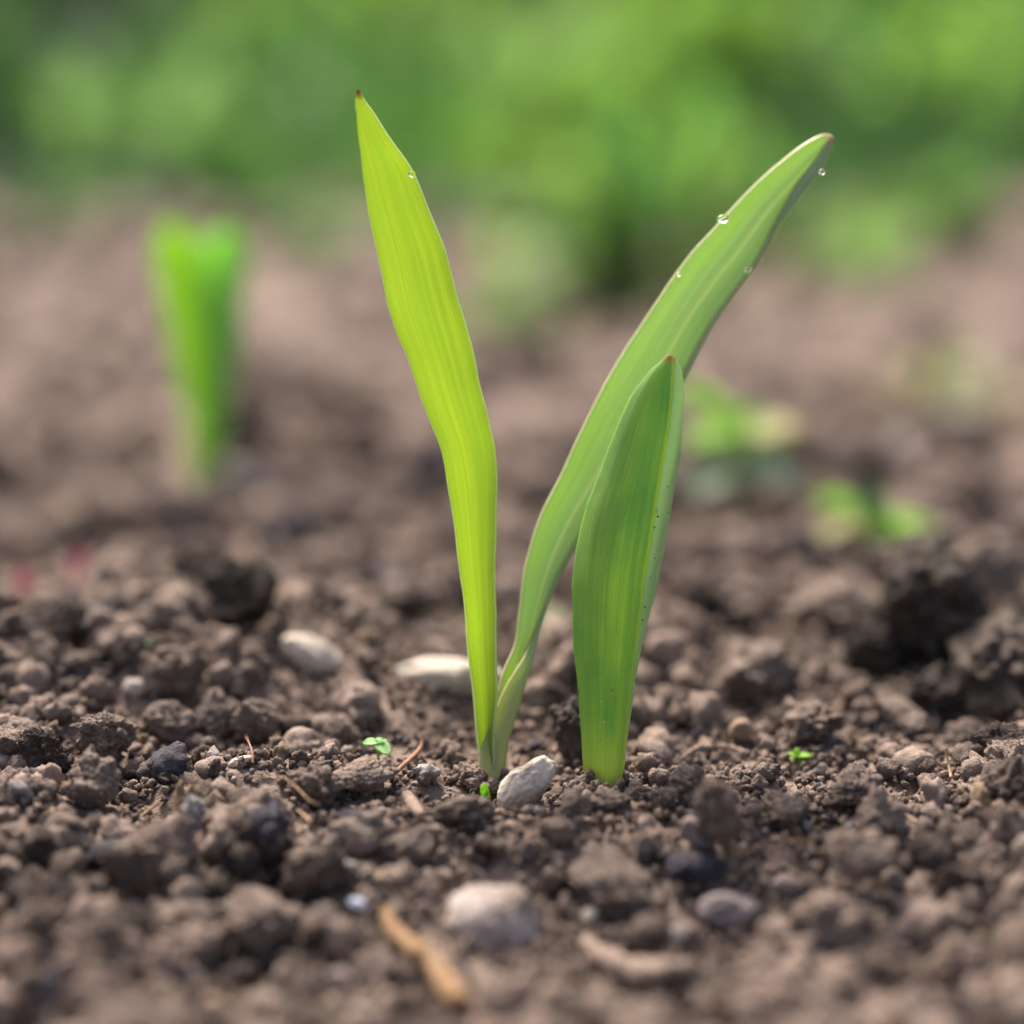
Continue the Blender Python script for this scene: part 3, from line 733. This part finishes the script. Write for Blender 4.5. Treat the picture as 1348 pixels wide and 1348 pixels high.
# --- blurred shoot far left
gp, gd = ground_point(266, 642)
shoot3 = empty('tulip_shoot', gp)
tag(shoot3, 'blurred green shoot of close leaves behind at far left', 'plant shoot', 'young shoots')
rows = []
for i, (y, l, r) in enumerate([(655, 252, 274), (610, 250, 276), (560, 248, 277), (500, 236, 276), (440, 224, 272), (390, 213, 267), (350, 206, 264), (324, 206, 258), (306, 212, 246), (292, 224, 232)]):
    w = (r - l) * gd / F
    rows.append([(l, y, gd), (l * .5 + r * .5, y, gd + .3 * w), (r, y, gd - .1 * w)])
blade('leaf', rows, LEAF_BG, shoot3, 0.0006, 50, 15, label='bright left leaf of the blurred shoot')
rows = []
for i, (y, l, r) in enumerate([(655, 258, 286), (610, 256, 291), (560, 254, 296), (500, 250, 306), (440, 252, 315), (390, 256, 322), (350, 256, 326), (326, 262, 324), (309, 276, 318), (298, 296, 304)]):
    w = (r - l) * gd / F
    rows.append([(l, y, gd + .012), (l * .5 + r * .5, y, gd + .012 + .35 * w), (r, y, gd + .012 - .1 * w)])
blade('leaf', rows, LEAF_BG2, shoot3, 0.0006, 50, 15, label='darker right leaf of the blurred shoot')

rows = []
for i, (y, l, r) in enumerate([(655, 260, 278), (600, 254, 284), (540, 246, 290), (480, 242, 292), (425, 240, 294), (385, 242, 290), (360, 246, 284), (345, 254, 274), (336, 262, 266)]):
    w = (r - l) * gd / F
    rows.append([(l, y, gd + .02), (l * .5 + r * .5, y, gd + .02 + .25 * w), (r, y, gd + .02)])
blade('leaf', rows, LEAF_BG, shoot3, 0.0006, 50, 15, label='short middle leaf of the blurred shoot')

# --- water drops and soil grains on the leaves
def drop(px, py, r, d, label, sx=1.0):
    D, Fc = ico(4); V = D * np.array([1, 1, 0.86])
    V = V * (1 + 0.05 * vnoise(D * 1.5, 4))[:, None]
    o = mesh_obj('water_drop', V, [tuple(f) for f in Fc], WATER)
    o.location = P(px, py, d); o.scale = (r * d / F * sx, r * d / F, r * d / F)
    tag(o, label, 'water drop', 'water drops on the leaves')
drop(951, 288, 6.5, D0 + 0.006, 'round water drop on the upper edge of the arching leaf', 1.25)
drop(985, 355, 5, D0 + 0.005, 'small water drop on the lower edge of the arching leaf')
drop(893, 361, 3.2, D0 + 0.007, 'tiny water drop lower on the upper edge of the arching leaf')
drop(542, 229, 5, D0 - 0.002, 'small water drop on the right edge of the tall left leaf')
drop(1082, 226, 4.5, D0 + 0.005, 'small water drop below the tip of the arching leaf')

SPECK = lump_mesh('soil_speck', 3, 801, ROOT_PALE)
def speck_cluster():
    bmv, bmf = [], []
    D, Fc = ico(1)
    for px, py, r in [(863, 672, 4.2), (860, 694, 4.0), (866, 680, 2), (857, 716, 2.2), (879, 640, 1.6), (849, 799, 2.4), (846, 816, 2.2), (795, 833, 2), (787, 864, 1.8), (805, 908, 2.8), (806, 915, 1.8),
                      (791, 925, 1.6), (795, 951, 1.5), (790, 973, 1.9), (836, 850, 1.8), (856, 760, 1.6), (862, 735, 1.5), (880, 676, 1.5), (843, 780, 1.4), (605, 744, 1.8), (818, 973, 1.6)]:
        o_ = put('soil_speck', SPECK, P(px, py, B2 - 0.0022 if px < 846 else B2 - 0.0012), r * 0.75 * D0 / F, tuple(rng.uniform(0, 6, 3)))
        if px < 700: o_.location = P(px, py, B1 - 0.0005)
        tag(o_, 'tiny grain of soil stuck to the front keeled leaf' if px > 700 else 'tiny soil grain stuck on the left edge of the tall leaf', 'soil grain', 'soil grains on the leaves')
speck_cluster()

# ------------------------------------------------------------------ seedlings and weeds
def oval_leaf(base, direction, normal, length, width, n=9, m=7, cup=0.15, droop=0.25):
    t = direction.normalized(); nn = (normal - t * normal.dot(t)).normalized(); s = t.cross(nn)
    V, Fq = [], []
    for i in range(n):
        v = i / (n - 1)
        w = width * 0.5 * (math.sin(math.pi * min(1, v * 0.93 + 0.06)) ** 0.7) * (1 if i < n - 1 else 0.05)
        c = base + t * (length * v) - nn * (droop * length * v * v)
        for j in range(m):
            u = j / (m - 1) * 2 - 1
            V.append(c + s * (u * w) + nn * (cup * width * u * u))
    return V, grid_faces(n, m)

def seedling(px, py, height, leaves, label, cat='seedling', stem_mat=None, name='seedling', sr=1.6, lean=(0, 0), group='seedlings and weeds', dn=0.0):
    """leaves: (dir xyz, length px, width px, material, height fraction)"""
    d = ground_depth(px, py) + dn; b = P(px, py, d); s = d / F
    root = empty(name, b)
    tag(root, label, cat, group)
    top = b + Vector((lean[0] * s, lean[1] * s, height * s))
    tube('stem', [b - Vector((0, 0, 4 * s)), b.lerp(top, .5) + Vector((1.5 * s, 0, 0)), top], [sr * s, sr * s, sr * s * .8], stem_mat or STEM, root, 14, 8)
    for dr, ln, wd, mt, hf in leaves:
        v, f = oval_leaf(b.lerp(top, hf), Vector(dr), Vector((0, -0.25, 1)) if abs(dr[2]) < 0.85 else Vector((0, -1, 0.1)), ln * s, wd * s)
        o = mesh_obj('leaf', v, f, mt, root)
        o.modifiers.new('thickness', 'SOLIDIFY').thickness = 0.00025
    return root

seedling(497, 1006, 30, [((-0.9, -0.3, 0.2), 18, 16, FOL_MINT, 1), ((0.75, -0.75, -0.35), 24, 20, FOL_MINT, 1), ((.5, .5, .15), 14, 14, FOL_MINT, 1)], 'mint green seedling with two seed leaves on a stalk', sr=2.0)
seedling(639, 1056, 6, [((-0.1, -0.1, 1), 20, 10, FOL_LIME, .8), ((0.3, -0.3, .9), 11, 7, FOL_LIME, .6)], 'tiny pointed green sprout left of the tilted pale stone', sr=1.2, dn=-0.005)
seedling(1048, 1005, 10, [((-0.5, -0.5, 0.5), 14, 11, FOL_LIME, 1), ((0.9, -0.2, 0.3), 20, 10, FOL_LIME, 1), ((0.5, -0.6, -.1), 16, 12, FOL_MID, .8), ((-.8, -.2, -.1), 14, 8, FOL_YELLOW, .6), ((0.1, .3, .8), 10, 8, FOL_LIME, 1)], 'little yellow green seedling low in the soil at right')
seedling(203, 850, 4, [((0.9, -0.3, 0.15), 14, 7, FOL_MID, 1), ((-0.8, -0.3, 0.2), 12, 6, FOL_MID, 1)], 'tiny green seedling on the left mound')
seedling(32, 790, 12, [((-0.1, 0, 1), 36, 16, PINK, .7), ((0.35, -0.1, 0.9), 28, 12, PINK, .5), ((0.1, -.3, .7), 16, 12, MAROON, .2), ((-.2, -.2, .6), 18, 14, MAROON, .1)], 'dark pink sprout at the far left edge', 'sprout', MAROON, sr=5, name='pink_sprout')
seedling(98, 768, 8, [((0.1, 0, 1), 34, 14, PINK, .7), ((0.3, 0.1, 0.95), 44, 12, PINK, .5)], 'fainter pink sprout right of the dark pink one', 'sprout', PINK, sr=4, name='pink_sprout')
seedling(722, 826, 14, [((-0.9, -0.2, 0.3), 24, 22, FOL_PALE, 1), ((0.9, -0.2, 0.3), 24, 22, FOL_PALE, 1)], 'blurred pale seedling seen between the two shoots', sr=3)
seedling(712, 868, 10, [((-0.9, -0.2, 0.2), 14, 14, FOL_GREY, 1), ((0.8, -0.4, 0.2), 16, 14, FOL_GREY, 1)], 'faint grey green seedling just below the pale one', sr=2)
seedling(975, 690, 118, [((-0.5, -0.6, 0.1), 80, 60, FOL_MID, .7), ((0.5, -0.5, 0.3), 70, 50, FOL_LIME, .8), ((-0.7, -0.2, 0.75), 110, 80, FOL_LIME, 1), ((-0.95, -0.3, 0.2), 80, 60, FOL_LIME, .95), ((0.75, -0.3, 0.35), 80, 66, FOL_YELLOW, .95), ((0.8, -0.4, -0.1), 85, 60, FOL_GREY, .65), ((-0.8, -0.4, -0.05), 85, 60, FOL_GREY, .55), ((0.1, -.8, .1), 60, 56, FOL_GREY, .5), ((.2, .5, .7), 60, 50, FOL_LIME, .9)],
         'blurred weed with lime, yellow and grey leaves right of the shoots', 'weed', name='garden_weed', sr=5)
seedling(1145, 722, 36, [((-0.6, -0.2, 0.45), 85, 60, FOL_LIME, 1), ((0.95, -0.2, 0.0), 110, 52, FOL_LIME, 1), ((0.5, -0.7, -0.1), 70, 46, FOL_BRIGHT, .8), ((-0.95, -.1, 0.0), 90, 40, FOL_YELLOW, .8), ((.1, .3, .7), 56, 40, FOL_MID, 1)],
         'blurred low green weed above the great dark clod', 'weed', name='garden_weed', sr=4)

def leafy_mass(name, base, height, rx, ry, n, ll, mats, label, cat, upright=0.4, seed=1, trunk=True, group=None, zmin=0.0, nl=8):
    """clump of many leaf faces in an uneven volume, with stems"""
    g = np.random.default_rng(seed); root = empty(name, base)
    tag(root, label, cat, group)
    V, Fq, MI = [], [], []
    lumps = [(g.uniform(-.7, .7), g.uniform(-.7, .7), g.uniform(0.05, .95), g.uniform(.3, .6), int(g.integers(len(mats)))) for _ in range(nl)]
    for k in range(n):
        lx, ly, lz, lr, mi = lumps[int(g.integers(len(lumps)))]
        q = g.normal(size=3); q /= np.linalg.norm(q); q *= lr * g.random() ** .4
        x, y, z = lx * .8 + q[0], ly * .8 + q[1], max(zmin, lz * .85 + q[2] * .7)
        b = Vector((base[0] + x * rx, base[1] + y * ry, base[2] + max(0.02, z) * height))
        dr = Vector((g.normal() + q[0], g.normal() + q[1], g.normal() * .6 + upright * 2)).normalized()
        nn = Vector((g.normal() * .5, g.normal() * .5, 1.0))
        v, f = oval_leaf(b, dr, nn, ll * g.uniform(.6, 1.3), ll * g.uniform(.3, .5), 4, 3)
        o_ = len(V); V += v; Fq += [tuple(i + o_ for i in x_) for x_ in f]
        MI += [mi if g.random() < .8 else int(g.integers(len(mats)))] * len(f)
    o = mesh_obj('crown' if trunk else 'foliage', V, Fq, mats[0], root)
    for mt in mats[1:]: o.data.materials.append(mt)
    o.data.polygons.foreach_set('material_index', MI)
    if trunk:
        bv = Vector(base)
        tube('trunk', [bv - Vector((0, 0, .03)), bv + Vector((.02, 0, height * .3)), bv + Vector((-.01, 0, height * .65))], [height * .03, height * .024, height * .012], BARK, root, 16, 8)
        for s_ in range(4):
            a = s_ * 1.6 + seed
            tube('limb', [bv + Vector((0, 0, height * (.2 + .08 * s_))), bv + Vector((math.cos(a) * rx * .35, math.sin(a) * ry * .35, height * .5)), bv + Vector((math.cos(a) * rx * .7, math.sin(a) * ry * .7, height * .8))], [height * .014, height * .01, height * .004], BARK, root, 12, 6)
    else:
        bv = Vector(base)
        for s_ in range(3):
            a = s_ * 2.1 + seed
            tube('stem', [bv - Vector((0, 0, .01)), bv + Vector((math.cos(a) * rx * .3, math.sin(a) * ry * .3, height * .45)), bv + Vector((math.cos(a) * rx * .55, math.sin(a) * ry * .55, height * .85))], [height * .03, height * .02, height * .01], STEM, root, 10, 6)
    return root

def weed(px, py, hpx, wpx, n, lpx, mats, label, seed, upright=0.4):
    p, d = ground_point(px, py); s = d / F
    leafy_mass('garden_plant', p, hpx * s, wpx * s * .5, wpx * s * .5, n, lpx * s, mats, label, 'plant', upright, seed, False, 'blurred plants on the bed')

weed(825, 432, 260, 110, 60, 90, [FOL_MID, FOL_MID, FOL_BRIGHT], 'tall narrow blurred green plant between the leaves', 3, 1.0)
weed(662, 462, 110, 130, 34, 60, [FOL_BRIGHT, FOL_PALE], 'low bright blurred plant just right of the tall leaf', 4)
weed(165, 290, 60, 150, 34, 60, [FOL_DARK, FOL_MID], 'dark blurred plant at the far left where the bed ends', 15, .4)
weed(300, 275, 50, 130, 30, 50, [FOL_MID, FOL_DARK], 'dark green blurred plant above the far left shoot', 16, .4)
weed(400, 345, 70, 120, 28, 55, [FOL_PALE, FOL_MID], 'faint pale green plant left of the tall leaf', 5)
weed(1112, 385, 110, 170, 36, 70, [FOL_PALE, FOL_BRIGHT], 'pale blurred plant below the tip of the arching leaf', 6)
weed(1245, 560, 80, 180, 30, 62, [FOL_OLIVE, FOL_OLIVE, FOL_PALE], 'dull olive blurred plant at the right edge', 8, 0.1)
weed(545, 300, 70, 140, 34, 60, [FOL_MID, FOL_DARK], 'shady plant low behind the upper part of the tall leaf', 17, .4)
weed(830, 345, 140, 190, 60, 70, [FOL_MID, FOL_DARK, FOL_BRIGHT], 'broad green clump behind the tall narrow plant', 18, .6)
weed(1225, 330, 110, 150, 44, 70, [FOL_MID, FOL_BRIGHT], 'green clump at the upper right edge of the bed', 19, .5)
weed(60, 320, 90, 150, 40, 65, [FOL_DARK, FOL_MID], 'dark clump beyond the far left shoot', 20, .4)
weed(905, 400, 200, 120, 40, 80, [FOL_MID, FOL_BRIGHT], 'tall loose green plant between the arching leaf and the narrow plant', 11, .9)
weed(760, 410, 120, 90, 30, 60, [FOL_DARK, FOL_MID], 'shady low plant at the foot of the tall narrow plant', 12, .3)
weed(600, 330, 80, 160, 30, 60, [FOL_PALE, FOL_MID], 'pale low plant behind the tall leaf near the lawn', 13, .4)
weed(1010, 360, 120, 130, 36, 70, [FOL_BRIGHT, FOL_MID], 'green plant right behind the arching leaf', 14, .6)
weed(720, 330, 130, 170, 40, 60, [FOL_MID, FOL_BRIGHT], 'blurred plant at the edge of the lawn in the middle', 9, .7)
weed(950, 330, 150, 200, 50, 70, [FOL_MID, FOL_BRIGHT], 'blurred plant at the edge of the lawn behind the arching leaf', 10, .7)

# ------------------------------------------------------------------ background greenery
def build_grass():
    g = np.random.default_rng(5); V, Fq = [], []
    for k in range(14000):
        y = 1.8 + 4.8 * g.random() ** 1.6; x = (g.random() * 2 - 1) * (0.5 * y)
        if y < lawn_edge(x) + 0.05 - 0.45 * g.random() ** 4: continue
        h = g.uniform(.05, .16); a = g.uniform(0, 6.28); lx, ly = g.normal() * .03, g.normal() * .03
        w = 0.0035; dx, dy = math.cos(a) * w, math.sin(a) * w; o_ = len(V)
        V += [(x - dx, y - dy, 0), (x + dx, y + dy, 0), (x + dx * .7 + lx * .4, y + dy * .7 + ly * .4, h * .6), (x - dx * .7 + lx * .4, y - dy * .7 + ly * .4, h * .6), (x + lx, y + ly, h)]
        Fq += [(o_, o_ + 1, o_ + 2, o_ + 3), (o_ + 3, o_ + 2, o_ + 4)]
    o = mesh_obj('grass', V, Fq, FOL_MID, None)
    o.data.materials.append(FOL_BRIGHT); o.data.materials.append(FOL_DARK)
    gm = vnoise(np.array([[V[f[0]][0] * 2.6, V[f[0]][1] * 1.6, 0.5] for f in Fq]), 9)
    o.data.polygons.foreach_set('material_index', np.where(gm > 0.25, 1, np.where(gm < -0.3, 2, 0)).astype(np.int32))
    tag(o, 'blurred bright green grass beyond the soil bed', None, None, 'stuff')
build_grass()

SH = [(-1.55, 4.2, .9, .62, [FOL_DARK, FOL_MID], 'dark green shrub at the far left of the background'),
      (-0.72, 3.7, .75, .5, [FOL_MID, FOL_DARK, FOL_DARK], 'mid green shrub behind the blurred left shoot'),
      (-0.25, 4.4, 1.0, .5, [FOL_DARK, FOL_DARK, FOL_MID], 'dark shrub behind the tip of the tall leaf'),
      (0.18, 3.9, .8, .48, [FOL_BRIGHT, FOL_MID], 'bright yellow green shrub in the middle of the background'),
      (0.72, 4.1, .9, .5, [FOL_MID, FOL_BRIGHT], 'green shrub behind the arching leaf'),
      (1.25, 3.8, .8, .5, [FOL_BRIGHT, FOL_MID], 'bright green shrub at the right of the background'),
      (1.9, 4.3, 1.0, .6, [FOL_MID, FOL_DARK], 'green shrub at the far right of the background'),
      (-2.4, 4.6, 1.1, .7, [FOL_MID, FOL_DARK], 'green shrub beyond the left edge of the lawn'),
      (0.45, 5.6, 1.6, 1.1, [FOL_MID, FOL_BRIGHT], 'tall bush standing behind the bright middle shrub'),
      (-1.1, 5.8, 1.7, 1.2, [FOL_MID, FOL_DARK], 'tall dark bush at the back left'),
      (2.0, 5.9, 1.7, 1.2, [FOL_MID, FOL_BRIGHT], 'tall green bush at the back right')]
for k, (x, y, h, r, mats, label) in enumerate(SH):
    leafy_mass('garden_shrub', (x, y, 0.0), h, r, r * .8, 1100, 0.09, mats, label, 'shrub', 0.15, 40 + k, True, 'shrubs behind the bed', nl=12)
leafy_mass('garden_hedge', (0, 8.0, 0.0), 2.4, 5.5, .8, 7000, 0.16, [FOL_MID, FOL_DARK, FOL_DARK], 'dense green hedge closing the background', 'hedge', 0.15, 77, True, None, nl=70)
HERBS = [(-.62, 2.75, .20, .16, 'D', 'dark leafy herb at the left of the lawn edge'), (-.40, 3.1, .30, .18, 'MB', 'green herb behind the blurred left shoot'),
         (-.16, 2.7, .16, .13, 'MD', 'low dark herb behind the tall leaf'), (-.10, 3.2, .34, .2, 'BB', 'bright herb behind the tip of the tall leaf'),
         (.06, 2.8, .24, .14, 'BP', 'bright pale herb in the middle of the lawn edge'), (.22, 2.55, .22, .13, 'MB', 'green herb left of the arching leaf'),
         (.36, 2.75, .26, .16, 'MD', 'shady herb behind the middle of the arching leaf'), (.50, 2.5, .18, .13, 'BM', 'bright low herb behind the arching leaf'),
         (.66, 2.9, .30, .2, 'BP', 'pale bright herb at the right of the lawn edge'), (-.85, 3.0, .3, .2, 'MD', 'dark herb at the far left of the lawn'),
         (.9, 3.1, .3, .2, 'MB', 'green herb at the far right of the lawn'), (-.28, 2.45, .12, .12, 'DM', 'small dark herb near the left lawn edge'),
         (-.5, 2.3, .13, .16, 'MD', 'dark low herb standing in front of the left lawn edge'), (-.36, 2.2, .09, .12, 'MP', 'low pale herb in front of the left lawn edge'),
         (.62, 2.25, .12, .14, 'MB', 'low green herb in front of the right lawn edge'), (.78, 2.4, .16, .15, 'MD', 'shady herb at the right lawn edge'), (.02, 2.35, .1, .12, 'BM', 'low green herb in front of the middle lawn edge')]
FM = {'D': FOL_DARK, 'M': FOL_MID, 'B': FOL_BRIGHT, 'P': FOL_PALE}
for k, (x, y, h, r, mm, label) in enumerate(HERBS):
    leafy_mass('garden_herb', (x, y, 0.0), h, r, r, 130, 0.07, [FM[c] for c in mm], label, 'plant', 0.5, 140 + k, False, 'herbs along the lawn edge')
